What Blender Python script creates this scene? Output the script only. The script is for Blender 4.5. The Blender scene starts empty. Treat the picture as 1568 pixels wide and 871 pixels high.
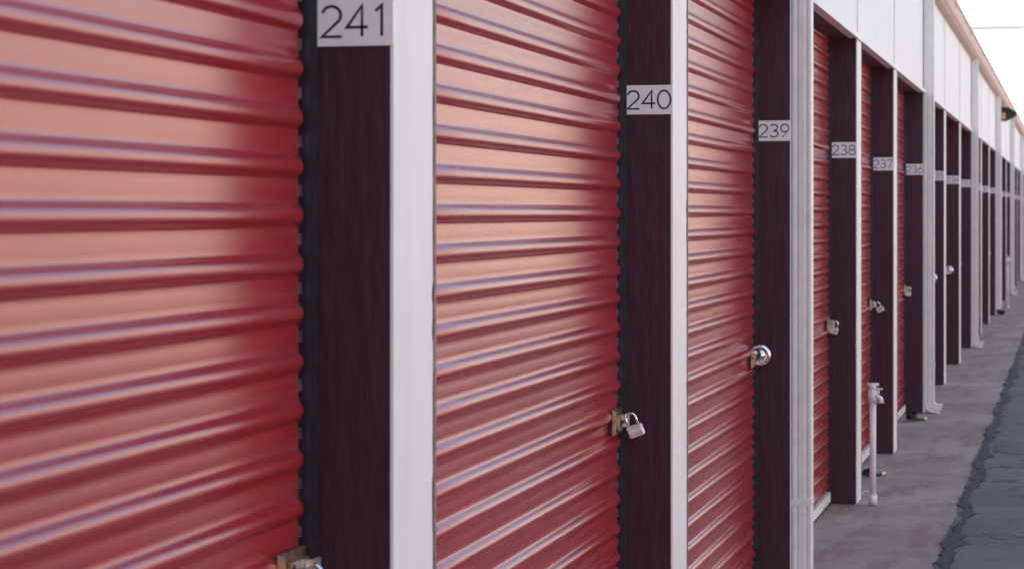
import bpy, math, random
from mathutils import Vector, Matrix
from mathutils import noise as mn
random.seed(7)
sc = bpy.context.scene
D = 1.066            # lateral distance camera -> post front plane
DB = 1.199           # back of the returns (door guide plane)
ZE = 1.5             # eye height
ZO = ZE + 0.835*D    # opening head
ZT = ZE + 1.60*D     # fascia top
WP = 0.245           # post width
YF = [k*D for k in (-7.05,-4.45,-1.85,0.75,3.333,5.84,8.42,11.08,13.45,16.2,18.9,21.5)]
while YF[-1] < 72: YF.append(YF[-1]+2.6*D)
FIRST = 245          # number of YF[0]; YF[4] -> 241

# ------------------------------------------------------------ node helpers
def new_mat(name):
    m = bpy.data.materials.new(name); m.use_nodes = True
    nt = m.node_tree
    return m, nt, nt.nodes['Principled BSDF']
def coords(nt, scale=(1,1,1)):
    tc = nt.nodes.new('ShaderNodeTexCoord'); mp = nt.nodes.new('ShaderNodeMapping')
    mp.inputs['Scale'].default_value = scale
    nt.links.new(tc.outputs['Object'], mp.inputs['Vector'])
    return mp.outputs['Vector']
def noise(nt, vec, scale, detail=4, rough=.55):
    n = nt.nodes.new('ShaderNodeTexNoise'); n.inputs['Scale'].default_value = scale
    n.inputs['Detail'].default_value = detail; n.inputs['Roughness'].default_value = rough
    nt.links.new(vec, n.inputs['Vector']); return n.outputs['Fac']
def ramp(nt, fac, stops):
    r = nt.nodes.new('ShaderNodeValToRGB'); nt.links.new(fac, r.inputs['Fac'])
    e = r.color_ramp.elements
    while len(e) < len(stops): e.new(0.5)
    for i,(p,c) in enumerate(stops):
        e[i].position = p
        e[i].color = (c,c,c,1) if not isinstance(c,(tuple,list)) else (*c,1)
    return r.outputs['Color']
def mix(nt, fac, a, b, mode='MIX'):
    m = nt.nodes.new('ShaderNodeMix'); m.data_type='RGBA'; m.blend_type = mode
    for sock,v in ((m.inputs[0],fac),(m.inputs[6],a),(m.inputs[7],b)):
        if isinstance(v,(int,float)): sock.default_value = v
        elif isinstance(v,tuple): sock.default_value = (*v,1)
        else: nt.links.new(v, sock)
    return m.outputs[2]
def bump(nt, b, chain):
    prev = None
    for h,strength,dist in chain:
        n = nt.nodes.new('ShaderNodeBump'); n.inputs['Strength'].default_value = strength
        n.inputs['Distance'].default_value = dist
        nt.links.new(h, n.inputs['Height'])
        if prev: nt.links.new(prev, n.inputs['Normal'])
        prev = n.outputs['Normal']
    nt.links.new(prev, b.inputs['Normal'])

def simple(name, col, rough=.6, metal=0., var=.15, scale=20):
    m,nt,b = new_mat(name)
    v = coords(nt); n = noise(nt, v, scale, 2)
    c2 = tuple(x*(1-var) for x in col)
    nt.links.new(mix(nt, ramp(nt,n,[(.35,0.),(.65,1.)]), c2, col), b.inputs['Base Color'])
    b.inputs['Roughness'].default_value = rough; b.inputs['Metallic'].default_value = metal
    return m

def m_door():
    m,nt,b = new_mat('red_door_enamel')
    v = coords(nt); vs = coords(nt,(1,.12,5))
    n1 = noise(nt, v, 1.3, 2); n3 = noise(nt, vs, 9, 3, .6)
    c = mix(nt, ramp(nt,n1,[(.3,0.),(.7,1.)]), (.32,.016,.024), (.37,.024,.032))
    c = mix(nt, ramp(nt,n3,[(.48,0.),(.80,.14)]), c, (.48,.22,.21))
    nt.links.new(c, b.inputs['Base Color'])
    nt.links.new(ramp(nt,n3,[(.3,.21),(.75,.29)]), b.inputs['Roughness'])
    b.inputs['IOR'].default_value = 1.85
    bump(nt,b,[(noise(nt,coords(nt,(1,.5,1)),4,1),.10,.010)])
    return m
def m_maroon():
    m,nt,b = new_mat('maroon_painted_timber')
    v = coords(nt,(1,1,.09)); n = noise(nt, v, 55, 5, .6)
    n2 = noise(nt, coords(nt), 6, 3); n3 = noise(nt,coords(nt,(1,1,.3)),26,3,.6)
    c = mix(nt, ramp(nt,n,[(.3,0.),(.75,1.)]), (.037,.0050,.0145), (.050,.0075,.0205))
    c = mix(nt, ramp(nt,n2,[(.45,0.),(.8,.35)]), c, (.060,.013,.029))
    c = mix(nt, ramp(nt,n3,[(.74,0.),(.77,.4)]), c, (.22,.13,.14))
    nt.links.new(c, b.inputs['Base Color']); b.inputs['Roughness'].default_value=.48
    bump(nt,b,[(n,.35,.003),(n3,.55,.006)])
    return m
def m_white(name='white_paint', col=(.82,.81,.795), dirt=(.52,.475,.44), amt=.3):
    m,nt,b = new_mat(name)
    v = coords(nt,(1,1,.25)); n = noise(nt, v, 9, 5, .65)
    n3 = noise(nt, coords(nt,(1,1,.6)), 38, 4, .7)
    c = mix(nt, ramp(nt,n,[(.50,0.),(.8,amt)]), col, dirt)
    c = mix(nt, ramp(nt,n3,[(.70,0.),(.75,.6)]), c, (.36,.28,.25))
    nt.links.new(c, b.inputs['Base Color']); b.inputs['Roughness'].default_value=.55
    bump(nt,b,[(n,.15,.003)])
    return m
def m_concrete():
    m,nt,b = new_mat('concrete')
    v = coords(nt); a = noise(nt,v,1.1,5,.65); f = noise(nt,v,60,4,.7); s = noise(nt,coords(nt,(2.2,.5,1)),2.5,5,.7)
    d = noise(nt,v,6,5,.7)
    c = mix(nt, ramp(nt,a,[(.35,0.),(.65,1.)]), (.28,.235,.200), (.40,.355,.320))
    c = mix(nt, ramp(nt,f,[(.3,0.),(.7,.4)]), c, (.24,.20,.175))
    c = mix(nt, ramp(nt,s,[(.47,0.),(.62,.7)]), c, (.24,.145,.105))
    c = mix(nt, ramp(nt,d,[(.56,0.),(.72,.6)]), c, (.14,.115,.10))
    c = mix(nt, ramp(nt,d,[(.26,.5),(.38,0.)]), c, (.50,.46,.42))
    nt.links.new(c, b.inputs['Base Color']); b.inputs['Roughness'].default_value=.85
    bump(nt,b,[(f,.45,.005)])
    return m
def m_asphalt():
    m,nt,b = new_mat('asphalt')
    v = coords(nt); f = noise(nt,v,110,3,.8); a = noise(nt,v,1.6,4,.6)
    c = mix(nt, ramp(nt,a,[(.35,0.),(.65,1.)]), (.100,.103,.116), (.145,.147,.160))
    c = mix(nt, ramp(nt,f,[(.5,0.),(.75,.8)]), c, (.22,.22,.23))
    c = mix(nt, ramp(nt,f,[(.28,.8),(.42,0.)]), c, (.04,.04,.044))
    vc = nt.nodes.new('ShaderNodeTexVoronoi'); vc.feature='DISTANCE_TO_EDGE'; vc.inputs['Scale'].default_value=.8
    wv = nt.nodes.new('ShaderNodeVectorMath'); wv.operation='ADD'
    nz = nt.nodes.new('ShaderNodeTexNoise'); nz.inputs['Scale'].default_value=5; nt.links.new(v,nz.inputs['Vector'])
    sc_ = nt.nodes.new('ShaderNodeVectorMath'); sc_.operation='SCALE'; sc_.inputs['Scale'].default_value=.45
    nt.links.new(nz.outputs['Color'], sc_.inputs[0]); nt.links.new(v,wv.inputs[0]); nt.links.new(sc_.outputs[0],wv.inputs[1])
    nt.links.new(wv.outputs[0], vc.inputs['Vector'])
    cr = ramp(nt, vc.outputs['Distance'],[(0.,0.),(.016,1.)])
    c = mix(nt, cr, (.04,.04,.044), c)
    nt.links.new(c, b.inputs['Base Color']); b.inputs['Roughness'].default_value=.85
    bump(nt,b,[(f,.8,.008)])
    return m
def m_stucco(name,c1,c2):
    m,nt,b = new_mat(name)
    v = coords(nt); a = noise(nt,v,.8,3)
    nt.links.new(mix(nt, ramp(nt,a,[(.3,0.),(.7,1.)]), c1, c2), b.inputs['Base Color'])
    b.inputs['Roughness'].default_value=.9
    return m

MD=m_door(); MM=m_maroon(); MW=m_white(); MF=m_white('white_fascia_paint',(.84,.83,.815),(.70,.67,.65),.35)
MC=m_concrete(); MA=m_asphalt()
MGUIDE=simple('dark_guide_steel',(.055,.055,.062),.4,.5,.3,30)
MCLIP=simple('galvanised_clip',(.35,.34,.35),.35,.9,.4,50)
MBLK=simple('black_rubber',(.012,.012,.013),.6)
MBEAD=simple('worn_corner_bead',(.30,.19,.17),.6,0,.5,60)
MTAN=simple('tan_gutter',(.68,.49,.42),.55,0,.1,5)
MBROWN=simple('brown_soffit',(.075,.028,.026),.7,0,.3,12)
MPLATE=simple('sign_plate_white',(.84,.85,.89),.45,0,.05,25)
MINK=simple('engraved_navy',(.010,.008,.022),.5)
MSTEEL=simple('padlock_steel',(.74,.75,.76),.32,.7,.12,60)
MCHROME=simple('chrome',(.82,.84,.86),.13,1.,.08,40)
MBRASS=simple('brass_zinc',(.78,.66,.48),.33,1.,.4,50)
MPVC=simple('white_pvc',(.81,.80,.785),.45,0,.10,14)
MTAR=simple('tar',(.022,.022,.025),.7,0,.5,40)
MLENS=simple('amber_lens',(.80,.42,.2),.25)
MSTUC=m_stucco('peach_stucco',(.76,.57,.46),(.82,.64,.53))
MPALE=m_stucco('pale_stucco',(.82,.80,.79),(.86,.84,.83))
MROOF=simple('roof_membrane',(.35,.33,.31),.8)

# ------------------------------------------------------------ mesh builder
class MB:
    def __init__(s): s.v=[]; s.f=[]; s.m=[]; s.sm=[]; s.mats=[]
    def mi(s,mat):
        if mat not in s.mats: s.mats.append(mat)
        return s.mats.index(mat)
    def face(s,idx,mat,smooth=False): s.f.append(idx); s.m.append(s.mi(mat)); s.sm.append(smooth)
    def box(s,x0,x1,y0,y1,z0,z1,mat,M=None):
        b=len(s.v)
        P=[(x0,y0,z0),(x1,y0,z0),(x1,y1,z0),(x0,y1,z0),(x0,y0,z1),(x1,y0,z1),(x1,y1,z1),(x0,y1,z1)]
        if M: P=[tuple(M@Vector(p)) for p in P]
        s.v+=P
        for q in ((0,3,2,1),(4,5,6,7),(0,1,5,4),(1,2,6,5),(2,3,7,6),(3,0,4,7)):
            s.face([b+i for i in q],mat)
    def rbox(s,cx,cy,cz,sx,sy,sz,r,mat,M=None,seg=4):
        pts=[]
        for (qx,qz,a0) in ((1,1,0),(-1,1,90),(-1,-1,180),(1,-1,270)):
            for k in range(seg+1):
                a=math.radians(a0+90*k/seg)
                pts.append((qx*(sx/2-r)+r*math.cos(a), qz*(sz/2-r)+r*math.sin(a)))
        n=len(pts); c=min(r*.4,sy*.3); b=len(s.v)
        rings=[(-sy/2,1-2*c/max(sx,sz)),(-sy/2+c,1),(sy/2-c,1),(sy/2,1-2*c/max(sx,sz))]
        for (yy,k) in rings:
            for (px,pz) in pts:
                p=Vector((cx+px*k,cy+yy,cz+pz*k)); s.v.append(tuple(M@p) if M else tuple(p))
        for j in range(3):
            for i in range(n):
                i2=(i+1)%n
                s.face([b+j*n+i,b+(j+1)*n+i,b+(j+1)*n+i2,b+j*n+i2],mat,True)
        s.face([b+i for i in range(n)],mat); s.face([b+3*n+i for i in reversed(range(n))],mat)
    def tube(s,path,r,mat,seg=12,caps=True):
        path=[Vector(p) for p in path]; b=len(s.v); n=len(path)
        rr = r if isinstance(r,(list,tuple)) else [r]*n
        up=None
        for i,p in enumerate(path):
            t=(path[min(i+1,n-1)]-path[max(i-1,0)]).normalized()
            if up is None:
                up = Vector((0,0,1)) if abs(t.z)<.9 else Vector((1,0,0))
            a=t.cross(up).normalized(); up=a.cross(t).normalized()
            for k in range(seg):
                an=2*math.pi*k/seg
                s.v.append(tuple(p+a*math.cos(an)*rr[i]+up*math.sin(an)*rr[i]))
        for i in range(n-1):
            for k in range(seg):
                k2=(k+1)%seg
                s.face([b+i*seg+k,b+i*seg+k2,b+(i+1)*seg+k2,b+(i+1)*seg+k],mat,True)
        if caps:
            s.face([b+k for k in reversed(range(seg))],mat); s.face([b+(n-1)*seg+k for k in range(seg)],mat)
    def obj(s,name,parent=None):
        me=bpy.data.meshes.new(name); me.from_pydata(s.v,[],s.f)
        for m in s.mats: me.materials.append(m)
        me.polygons.foreach_set('material_index',s.m); me.polygons.foreach_set('use_smooth',s.sm)
        me.update(); o=bpy.data.objects.new(name,me); sc.collection.objects.link(o)
        if parent: o.parent=parent
        return o
def empty(name):
    o=bpy.data.objects.new(name,None); sc.collection.objects.link(o); o.empty_display_size=.2; return o

# ------------------------------------------------------------ storage building
B=empty('storage_building')
mb=MB()
mb.box(-8.5,-1.262,YF[0]-3,YF[-1]+.25,0,ZT-.02,MBLK)
mb.box(-8.6,-D-.045,YF[0]-3,YF[-1]+.25,ZT-.015,ZT+.06,MROOF)
mb.box(-8.62,-8.5,YF[0]-3,YF[-1]+.25,0,ZT-.02,MW)
mb.box(-8.5,-D,YF[-1]+.251,YF[-1]+.35,0,ZT-.02,MW)
mb.obj('shell_and_roof',B)
mb=MB()
y0,y1=YF[0]-3,YF[-1]+.25
mb.box(-D-.04,-D-.004,y0,y1,ZO+.001,ZT-.02,MF)
mb.box(-D-.003,-D+.012,y0,y1,ZO-.004,ZO+.022,MF)
mb.box(-1.262,-D-.041,y0,y1,ZO+.0015,ZO+.12,MBROWN)
for y in YF:
    mb.box(-D-.003,-D+.003,y+.03,y+.05,ZO+.023,ZT-.021,MF)
mb.obj('fascia',B)
mb=MB()
prof=[(-D-.003,ZT-.02),(-D+.055,ZT-.02),(-D+.085,ZT+.01),(-D+.10,ZT+.055),(-D+.10,ZT+.085),(-D+.113,ZT+.09),(-D+.113,ZT+.108),(-D+.09,ZT+.108),(-D+.085,ZT+.07),(-D+.0,ZT+.065),(-D-.04,ZT+.115)]
b=len(mb.v); seg=[y0+i*3.05 for i in range(int((y1-y0)/3.05)+1)]+[y1]
for y in seg:
    for p in prof: mb.v.append((p[0],y,p[1]))
n=len(prof)
for i in range(len(seg)-1):
    for k in range(n-1): mb.face([b+i*n+k,b+(i+1)*n+k,b+(i+1)*n+k+1,b+i*n+k+1],MTAN)
mb.face([b+(len(seg)-1)*n+k for k in range(n)],MTAN)
for y in seg[1:-1]:
    mb.box(-D+.0,-D+.104,y-.02,y+.02,ZT-.024,ZT-.0205,MTAN)
    mb.box(-D+.101,-D+.106,y-.02,y+.02,ZT+.04,ZT+.083,MTAN)
mb.obj('gutter',B)

for i,y in enumerate(YF):
    mb=MB()
    mb.box(-DB-.06,-D-.006,y,y+WP-.004,0.006,ZO,MM)
    N=180; b=len(mb.v); z1=ZO-.005; chip=0
    for k in range(N+1):
        z=.006+(z1-.006)*k/N
        j0=.0012*mn.noise(Vector((z*9,i,0))); j1=.0030*mn.noise(Vector((z*14,i,5)))-.001
        if chip<=0 and random.random()<.04: chip=random.randint(1,4); cd=random.uniform(.003,.009)
        if chip>0: j1-=cd*random.uniform(.7,1); chip-=1
        mb.v+= [(-D-.0055,y-.002+j0,z),(-D,y-.002+j0,z),(-D,y+WP-.012+j1,z),(-D-.0055,y+WP-.012+j1,z)]
    for k in range(N):
        o=b+4*k
        for q in ((0,1),(1,2),(2,3)):
            mb.face([o+q[0],o+q[1],o+4+q[1],o+4+q[0]],MW)
    mb.box(-D-.03,-D+.0022,y+WP-.0105,y+WP+.002,.006,ZO-.005,MBEAD)
    mb.obj('post_%d'%(i+1),B)

# doors: flat pans with rounded ribs
PITCH=.0787
cyc=[(0,0),(.12,.0004),(.24,.0006),(.36,.0004),(.47,0),(.50,.0005),(.53,.0022),(.56,.0050),(.59,.0080),(.62,.0101),(.66,.0116),(.70,.0122),(.745,.0124),(.79,.0121),(.83,.0112),(.87,.0094),(.905,.0068),(.935,.0040),(.962,.0018),(.985,.0005)]
lock_z=ZE-.568
for i in range(1,len(YF)):
    ya=YF[i-1]+WP+.046; yb=YF[i]-.046
    mb=MB(); off=random.uniform(0,PITCH) if i!=4 else .02
    prof=[]
    k=-1
    while True:
        zb=k*PITCH+off
        if zb>ZO+.1: break
        for (t,h) in cyc:
            z=zb+t*PITCH
            if .07<z<ZO+.1: prof.append((z,h))
        k+=1
    sts=[(ya,.1),(ya+.01,1),(ya+(yb-ya)*.3,1),(ya+(yb-ya)*.65,1),(yb-.018,1),(yb-.012,.98),(yb-.007,.9),(yb-.003,.72),(yb,.35)]
    n=len(prof)
    for (y,s_) in sts:
        for (z,h) in prof: mb.v.append((-1.2135+h*s_,y,z))
    for a in range(len(sts)-1):
        for c in range(n-1):
            mb.face([a*n+c,(a+1)*n+c,(a+1)*n+c+1,a*n+c+1],MD,True)
    mb.box(-1.235,-1.196,ya,yb,.022,.069,MPVC)
    mb.box(-1.23,-1.205,ya,yb,.004,.021,MBLK)
    for (s0,s1) in ((yb-.015,yb+.020),(ya-.020,ya+.015)):
        mb.box(-1.245,-1.2205,s0,s1,.005,ZO+.1,MBLK)
    mb.box(-1.245,-1.201,yb+.0205,yb+.0455,.005,ZO,MGUIDE)
    mb.box(-1.2008,-1.194,yb+.034,yb+.0455,.005,ZO-.002,MGUIDE)
    mb.box(-1.245,-1.201,ya-.0455,ya-.0205,.005,ZO,MGUIDE)
    for q in range(0,33):
        z=q*PITCH+off+.25*PITCH
        if .1<z<ZO: mb.box(-1.2203,-1.211,yb+.003,yb+.012,z-.009,z+.009,MCLIP)
    mb.obj('roll_up_door_%d'%i,B)
    mb=MB(); zc=lock_z
    mb.box(-1.2005,-1.197,yb-.135,yb-.012,zc-.034,zc+.034,MBRASS)
    mb.box(-1.212,-1.2005,yb-.130,yb-.018,zc-.030,zc+.030,MGUIDE)
    mb.box(-1.1965,-1.183,yb-.115,yb-.035,zc-.02,zc+.02,MBRASS)
    mb.box(-1.1965,-1.191,yb-.132,yb-.125,zc-.03,zc+.03,MBRASS)
    mb.box(-1.1825,-1.170,yb-.055,yb-.043,zc-.016,zc+.016,MSTEEL)
    mb.box(-1.192,-1.186,yb-.034,yb+.035,zc-.008,zc+.008,MSTEEL)
    mb.box(-1.1825,-1.181,yb-.112,yb-.105,zc-.016,zc+.016,MGUIDE)
    mb.box(-1.1825,-1.179,yb-.096,yb-.062,zc-.004,zc+.004,MGUIDE)
    mb.tube([(-1.1965,yb-.122,zc+.026),(-1.194,yb-.122,zc+.026)],.005,MSTEEL,8)
    mb.tube([(-1.1965,yb-.122,zc-.026),(-1.194,yb-.122,zc-.026)],.005,MSTEEL,8)
    mb.obj('latch_%d'%i,B)

# downspouts
for j,i in enumerate((0,3,6,9,12,15,18,21,24,27)):
    if i>=len(YF): break
    y=YF[i]; mb=MB()
    xo=-D+.0755; xi=-D+.0035; ya=y+.0; yb=y+.095
    def side(p,q,ngr,depth):
        out=[]; p=Vector(p); q=Vector(q); d=(q-p); nrm=Vector((d.y,-d.x)).normalized()
        for g in range(ngr):
            a=(g+.30)/ngr; c=(g+.42)/ngr; e=(g+.58)/ngr; f=(g+.70)/ngr
            out+= [p+d*a,p+d*c-nrm*depth,p+d*e-nrm*depth,p+d*f]
        return out
    cs=[Vector((xi,ya)),*side((xi,ya),(xo,ya),2,.0025),Vector((xo,ya)),*side((xo,ya),(xo,yb),2,.0025),Vector((xo,yb)),Vector((xi,yb))]
    n=len(cs); b=len(mb.v)
    cx=(xo+xi)/2
    ctrl=[(0,ZT-.022,0),(0,.085,0),(.010,.055,30),(.035,.040,55),(.085,.035,68)] if i>6 else [(0,ZT-.022,0),(0,.05,0),(.0,.03,0),(.0,.02,0),(.0,.012,0)]
    for (dx,zz,ang) in ctrl:
        a=math.radians(ang)
        for c in cs:
            lx=c.x-cx
            mb.v.append((cx+dx+lx*math.cos(a), c.y, max(.004,zz+lx*math.sin(a))))
    mat = MBLK if i==15 else MPVC
    for l in range(len(ctrl)-1):
        for k in range(n):
            k2=(k+1)%n
            mm = MPVC if l==0 else mat
            mb.face([b+l*n+k,b+(l+1)*n+k,b+(l+1)*n+k2,b+l*n+k2],mm)
    for z in (.35,ZO+.25):
        mb.box(xi-.003,xo+.002,ya-.002,yb+.002,z,z+.025,MPVC)
    mb.obj('downspout_%d'%(j+1),B)

# ------------------------------------------------------------ number signs
def arc(cx,cz,rx,rz,a0,a1,n=16):
    return [(cx+rx*math.cos(math.radians(a0+(a1-a0)*k/n)),cz+rz*math.sin(math.radians(a0+(a1-a0)*k/n))) for k in range(n+1)]
DIG={
'0':[arc(.36,.5,.36,.5,90,450,30)],
'1':[[(.12,.82),(.34,1),(.34,0)]],
'2':[arc(.33,.70,.32,.30,165,-35,14)+[(.0,0),(.68,0)]],
'3':[arc(.31,.75,.29,.25,150,-90,14)+arc(.31,.25,.33,.25,90,-150,16)],
'4':[[(.52,0),(.52,1),(.0,.30),(.72,.30)]],
'5':[[(.60,1),(.10,1),(.05,.56)]+arc(.31,.31,.33,.31,125,-150,18)],
'6':[[(.52,1)]+[(.20,.62)]+arc(.33,.31,.32,.31,150,-210,24)],
'7':[[(.0,1),(.64,1),(.22,0)]],
'8':[arc(.33,.76,.27,.24,-90,270,22),arc(.33,.26,.33,.26,90,450,24)],
'9':[arc(.32,.69,.31,.31,-30,330,24)+[(.14,0)]],
}
offs={4:(.253),5:.253,6:.262,7:.261,8:.243,9:.261}
for i,y in enumerate(YF):
    num=FIRST-i
    if num<200: continue
    mb=MB()
    h=offs.get(i,.255+random.uniform(-.006,.006))*D
    z0=ZE+h; W=.134; H=.0805
    x1=-D+.0005; x0=x1-W
    mb.rbox((x0+x1)/2,y-.0045,z0+H/2,W,.003,H,.0015,MPLATE,None,2)
    dh=.0495; pitch=.0425
    sx=x0+ (W-(2*pitch+.70*dh))/2 + (.006 if num%10==1 else 0)
    for c,ch in enumerate(str(num)):
        for st in DIG[ch]:
            path=[(sx+c*pitch+px*dh*1.0,y-.0066,z0+.0155+pz*dh) for (px,pz) in st]
            n=len(path); b=len(mb.v); w=.0025
            closed = (Vector(path[0])-Vector(path[-1])).length<1e-5
            for q in range(n):
                p=Vector(path[q]); a=Vector(path[q-1]) if q>0 else (Vector(path[-2]) if closed else None)
                e=Vector(path[q+1]) if q<n-1 else (Vector(path[1]) if closed else None)
                d1=(p-a).normalized() if a is not None else (e-p).normalized()
                d2=(e-p).normalized() if e is not None else d1
                n1=Vector((-d1.z,0,d1.x)); n2=Vector((-d2.z,0,d2.x)); m_=(n1+n2)
                m_=m_.normalized() if m_.length>.2 else n1
                k=w/max(.45,m_.dot(n1))
                mb.v.append(tuple(p+m_*k)); mb.v.append(tuple(p-m_*k))
            for q in range(n-1):
                mb.face([b+2*q,b+2*q+1,b+2*q+3,b+2*q+2],MINK)
    mb.obj('number_sign')

# ------------------------------------------------------------ locks
def padlock(y,z,tilt=0.3,x=-1.172,mat=MSTEEL):
    mb=MB()
    T=Matrix.Translation((x,y,z))@Matrix.Rotation(tilt,4,'Y')
    mb.rbox(.004,0,-.036,.044,.020,.034,.006,mat,T)
    mb.rbox(.004,-.0107,-.036,.034,.0015,.012,.003,MCHROME,T,3)
    path=[(-.011,0,-.02),(-.011,0,-.002)]+[(.003+ -.014*math.cos(math.radians(a)),0,.0+.014*math.sin(math.radians(a))) for a in range(10,171,20)]+[(.017,0,-.002),(.017,0,-.02)]
    mb.tube([T@Vector(p) for p in path],.0035,MCHROME,10)
    mb.box(-.0035,.0035,-.003,.003,-.0535,-.0525,MBLK,T@Matrix.Translation((.004,0,0)))
    return mb.obj('padlock')
def disc_lock(y,z,x=-1.180,r=.043):
    mb=MB(); seg=40; b=len(mb.v)
    rings=[(0.010,r*.86),(0.008,r*.96),(.003,r),(-.003,r),(-.009,r*.95),(-.0115,r*.86),(-.0118,r*.62),(-.0100,r*.58),(-.0100,r*.42),(-.0125,r*.38),(-.0135,r*.1)]
    for (yy,rr) in rings:
        for k in range(seg):
            a=2*math.pi*k/seg; mb.v.append((x+rr*math.cos(a),y+yy,z+rr*math.sin(a)))
    for j in range(len(rings)-1):
        for k in range(seg):
            k2=(k+1)%seg
            mb.face([b+j*seg+k,b+j*seg+k2,b+(j+1)*seg+k2,b+(j+1)*seg+k],MCHROME,True)
    mb.face([b+k for k in range(seg)],MCHROME); mb.face([b+(len(rings)-1)*seg+k for k in reversed(range(seg))],MCHROME)
    mb.box(x-.0025,x+.0025,y-.0155,y-.0137,z-.009,z+.006,MBLK)
    mb.tube([(x,y-.0155,z+.004),(x,y-.0138,z+.004)],.006,MBLK,12)
    mb.rbox(x-.012,y-.0128,z+.022,.020,.004,.008,.003,MBLK,Matrix.Identity(4),3)
    mb.tube([(x-.030,y,z+.020),(x-.034,y,z+.008),(x-.034,y,z-.008),(x-.030,y,z-.020)],.0048,MSTEEL,10)
    return mb.obj('disc_padlock')
for i in range(4,len(YF)):
    yb=YF[i]-.10
    if i in (4,): padlock(yb,lock_z-.005,.1)
    elif i==5: padlock(yb,lock_z+.006,-.38,-1.168)
    elif i==6: disc_lock(yb,lock_z+.012,-1.176)
    elif i==7: padlock(yb,lock_z,.25,-1.17)
    elif i==8: padlock(yb,lock_z,-.5,-1.165)
    elif i==9: padlock(yb,lock_z,.2)
    elif i in(10,11): disc_lock(yb,lock_z,-1.165)
    elif i%2: padlock(yb,lock_z,random.uniform(-.3,.3))

# ------------------------------------------------------------ standpipes
def standpipe(x,y,h):
    mb=MB(); z0=.008
    mb.tube([(x,y,z0),(x,y,h-.05)],.0165,MPVC,16)
    mb.tube([(x,y,z0),(x,y,z0+.05)],.022,MPVC,16)
    mb.tube([(x,y,h-.09),(x,y,h-.02)],.023,MPVC,16)
    mb.tube([(x,y,h-.02),(x,y,h)],.017,MPVC,12)
    mb.tube([(x-.03,y,h+.004),(x+.03,y,h+.004)],.008,MPVC,10)
    mb.tube([(x,y,h-.055),(x+.025,y-.01,h-.055),(x+.040,y-.015,h-.065),(x+.043,y-.016,h-.09)],[.013,.013,.012,.014],MPVC,12)
    mb.tube([(x+.03,y-.012,h-.055),(x+.03,y-.012,h-.02)],.005,MSTEEL,8)
    mb.box(x+.01,x+.05,y-.017,y-.007,h-.021,h-.012,MPVC)
    mb.tube([(x,y,z0+.04),(x-.02,y+.03,z0+.06),(x-.05,y+.05,z0+.05)],.011,MPVC,10)
    return mb.obj('water_standpipe')
standpipe(-.985,11.80,.615)
standpipe(-.95,YF[16]-.5,.8)
def hose(cx,cy,r,turns):
    mb=MB(); p=[]
    for k in range(int(turns*20)+1):
        a=2*math.pi*k/20
        rr=r*(1+.12*mn.noise(Vector((k*.2,cx,cy))))
        p.append((cx+rr*.7*math.cos(a),cy+rr*1.6*math.sin(a),.014+.018*k/20+.006*math.sin(a*2)))
    p.append((cx+r*1.1,cy+r*.8,.012)); p.append((cx+r*1.5,cy+r*1.6,.012))
    mb.tube(p,.0085,MBLK,10)
    mb.tube([p[-1],(p[-1][0]+.02,p[-1][1]+.03,.014)],.012,MBRASS,10)
    return mb.obj('garden_hose')
hose(-1.12,13.05,.045,1.4)
hose(-1.11,16.6,.05,2.6)

# ------------------------------------------------------------ wall lamp
y=34.2*D; mb=MB(); z=ZE+1.43*D
mb.box(-D-.003,-D+.015,y-.13,y+.13,z-.12,z+.12,MBLK)
b=len(mb.v)
for yy in (y-.12,y+.12):
    mb.v+= [(-D+.0155,yy,z-.10),(-D+.0155,yy,z+.11),(-D+.12,yy,z+.105),(-D+.24,yy,z+.03),(-D+.24,yy,z-.03),(-D+.08,yy,z-.11)]
n=6
for k in range(n):
    k2=(k+1)%n; mb.face([b+k,b+k2,b+n+k2,b+n+k],MLENS if k==4 else MBLK)
mb.face([b+k for k in reversed(range(n))],MBLK); mb.face([b+n+k for k in range(n)],MBLK)
mb.box(-D+.02,-D+.075,y-.1245,y-.1205,z-.08,z+.02,MLENS)
mb.obj('wall_lamp')

# ------------------------------------------------------------ ground
mb=MB(); mb.v=[(-600,-600,-.012),(600,-600,-.012),(600,900,-.012),(-600,900,-.012)]; mb.face([0,1,2,3],m_stucco('dry_earth',(.22,.18,.14),(.28,.23,.19)))
mb.obj('ground')
mb=MB(); XA=-.545
mb.box(-1.30,XA,YF[0]-3,YF[-1]+3,-.10,-.006,MC)
js=[YF[0]-3]+[YF[i]+.12 for i in range(len(YF)-1)]+[YF[-1]+3]
for a,c in zip(js[:-1],js[1:]):
    mb.box(-1.27,XA,a+.006,c-.006,-.0055,.002,MC)
mb.obj('concrete_pavement')
mb=MB()
ys=[]; y=-8
while y<80:
    ys.append(y); y+= .015 if 3<y<22 else .08
def edge(y,o,amp):
    return amp*(mn.noise(Vector((y*1.1,o,0)))*1.0+mn.noise(Vector((y*5,o+5,0)))*.7+mn.noise(Vector((y*24,o+9,0)))*.45)
for y in ys:
    mb.v+= [(XA-.012+edge(y,1,.028),y,.0062),(XA-.014+edge(y,1,.028),y,-.004),(6.02,y,.0062)]
for k in range(len(ys)-1):
    mb.face([3*k,3*k+2,3*k+5,3*k+3],MA); mb.face([3*k,3*k+3,3*k+4,3*k+1],MA)
mb.v+=[(XA,80,.0062),(40,80,.0062),(40,150,.0062),(-40,150,.0062),(-40,80,.0062)]
q=len(mb.v)-5; mb.face([q+1,q+2,q+3,q+4],MA)
mb.obj('asphalt_driveway')
mb=MB()
for y in ys:
    c=XA+.026+edge(y,1,.026)
    w=.026+edge(y,30,.045)
    w2=.026+edge(y,60,.065)
    mb.v+= [(c-max(w,.002),y,.0102),(c+max(w2,.001),y,.0102)]
for k in range(len(ys)-1): mb.face([2*k,2*k+1,2*k+3,2*k+2],MTAR)
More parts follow.
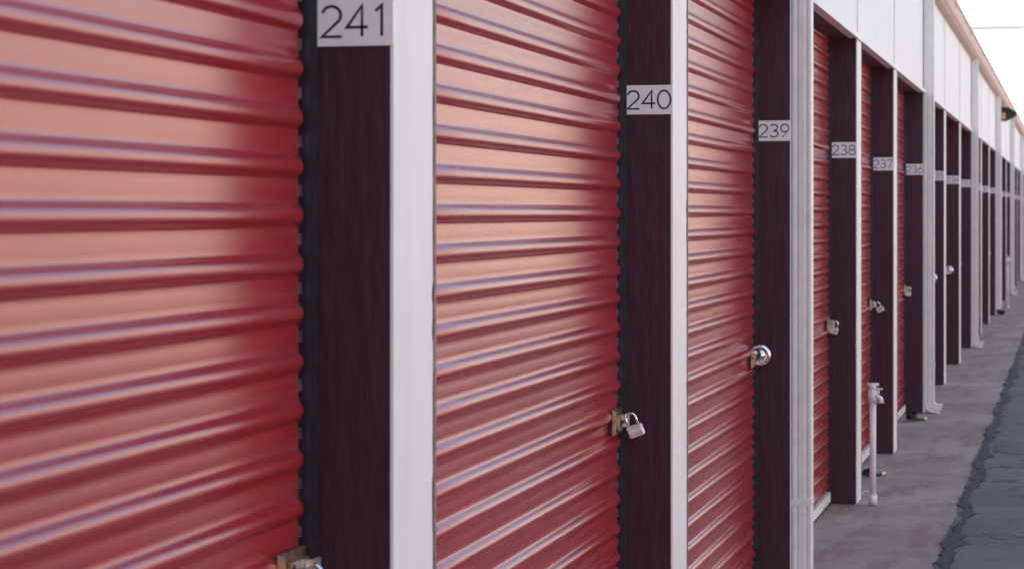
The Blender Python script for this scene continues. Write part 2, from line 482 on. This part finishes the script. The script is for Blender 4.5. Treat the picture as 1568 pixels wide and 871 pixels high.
mb.obj('tar_seam')

# ------------------------------------------------------------ opposite building
O=empty('stucco_building')
mb=MB(); XO=6.03
mb.box(XO,XO+7,-14,82,0,3.55,MSTUC)
mb.box(XO-.05,XO+7.05,-14.05,82.05,3.551,3.75,MPALE)
for k in range(33):
    yy=-13.5+k*2.97
    mb.box(XO-.035,XO-.001,yy,yy+.25,.01,3.5,MSTUC)
mb.obj('walls',O)
Fb=empty('white_building')
mb=MB(); YB=112
mb.box(-5.2,34,YB,YB+20,-.01,10.4,MPALE)
mb.box(-5.35,34.15,YB-.15,YB+20.15,10.401,10.9,MPALE)
for k in range(5): mb.box(-2.2+k*8.2,-1.9+k*8.2,YB-.08,YB-.001,0,10.35,MPALE)
mb.box(-5.21,34.01,YB-.05,YB-.002,5.2,5.4,MPALE)
mb.obj('walls',Fb)

# ------------------------------------------------------------ light
w=bpy.data.worlds.new('World'); sc.world=w; w.use_nodes=True; nt=w.node_tree
bg=nt.nodes['Background']; sky=nt.nodes.new('ShaderNodeTexSky'); sky.sky_type='NISHITA'
EL=math.radians(40); AZ=math.radians(238)
sky.sun_disc=False; sky.sun_elevation=EL; sky.sun_rotation=AZ; sky.dust_density=3; sky.air_density=1.3; sky.ozone_density=1.5
nt.links.new(sky.outputs['Color'],bg.inputs['Color']); bg.inputs['Strength'].default_value=.38
L=bpy.data.lights.new('sun','SUN'); L.energy=5; L.angle=math.radians(.5); L.color=(1,.93,.84)
so=bpy.data.objects.new('sun',L); sc.collection.objects.link(so)
sd=Vector((math.sin(AZ)*math.cos(EL),math.cos(AZ)*math.cos(EL),math.sin(EL)))
so.rotation_euler=sd.to_track_quat('Z','Y').to_euler()

# ------------------------------------------------------------ camera
c=bpy.data.cameras.new('camera'); co=bpy.data.objects.new('camera',c); sc.collection.objects.link(co)
co.location=(0,0,ZE); f=3500; th=math.atan(856/f)
co.rotation_euler=(math.pi/2,0,th); c.sensor_width=36; c.lens=f/1568*36
c.shift_y=-.0705; c.clip_start=.05; c.clip_end=3000
c.dof.use_dof=True; c.dof.focus_distance=6.6; c.dof.aperture_fstop=9
sc.camera=co
sc.view_settings.view_transform='Standard'; sc.view_settings.look='None'; sc.view_settings.exposure=0
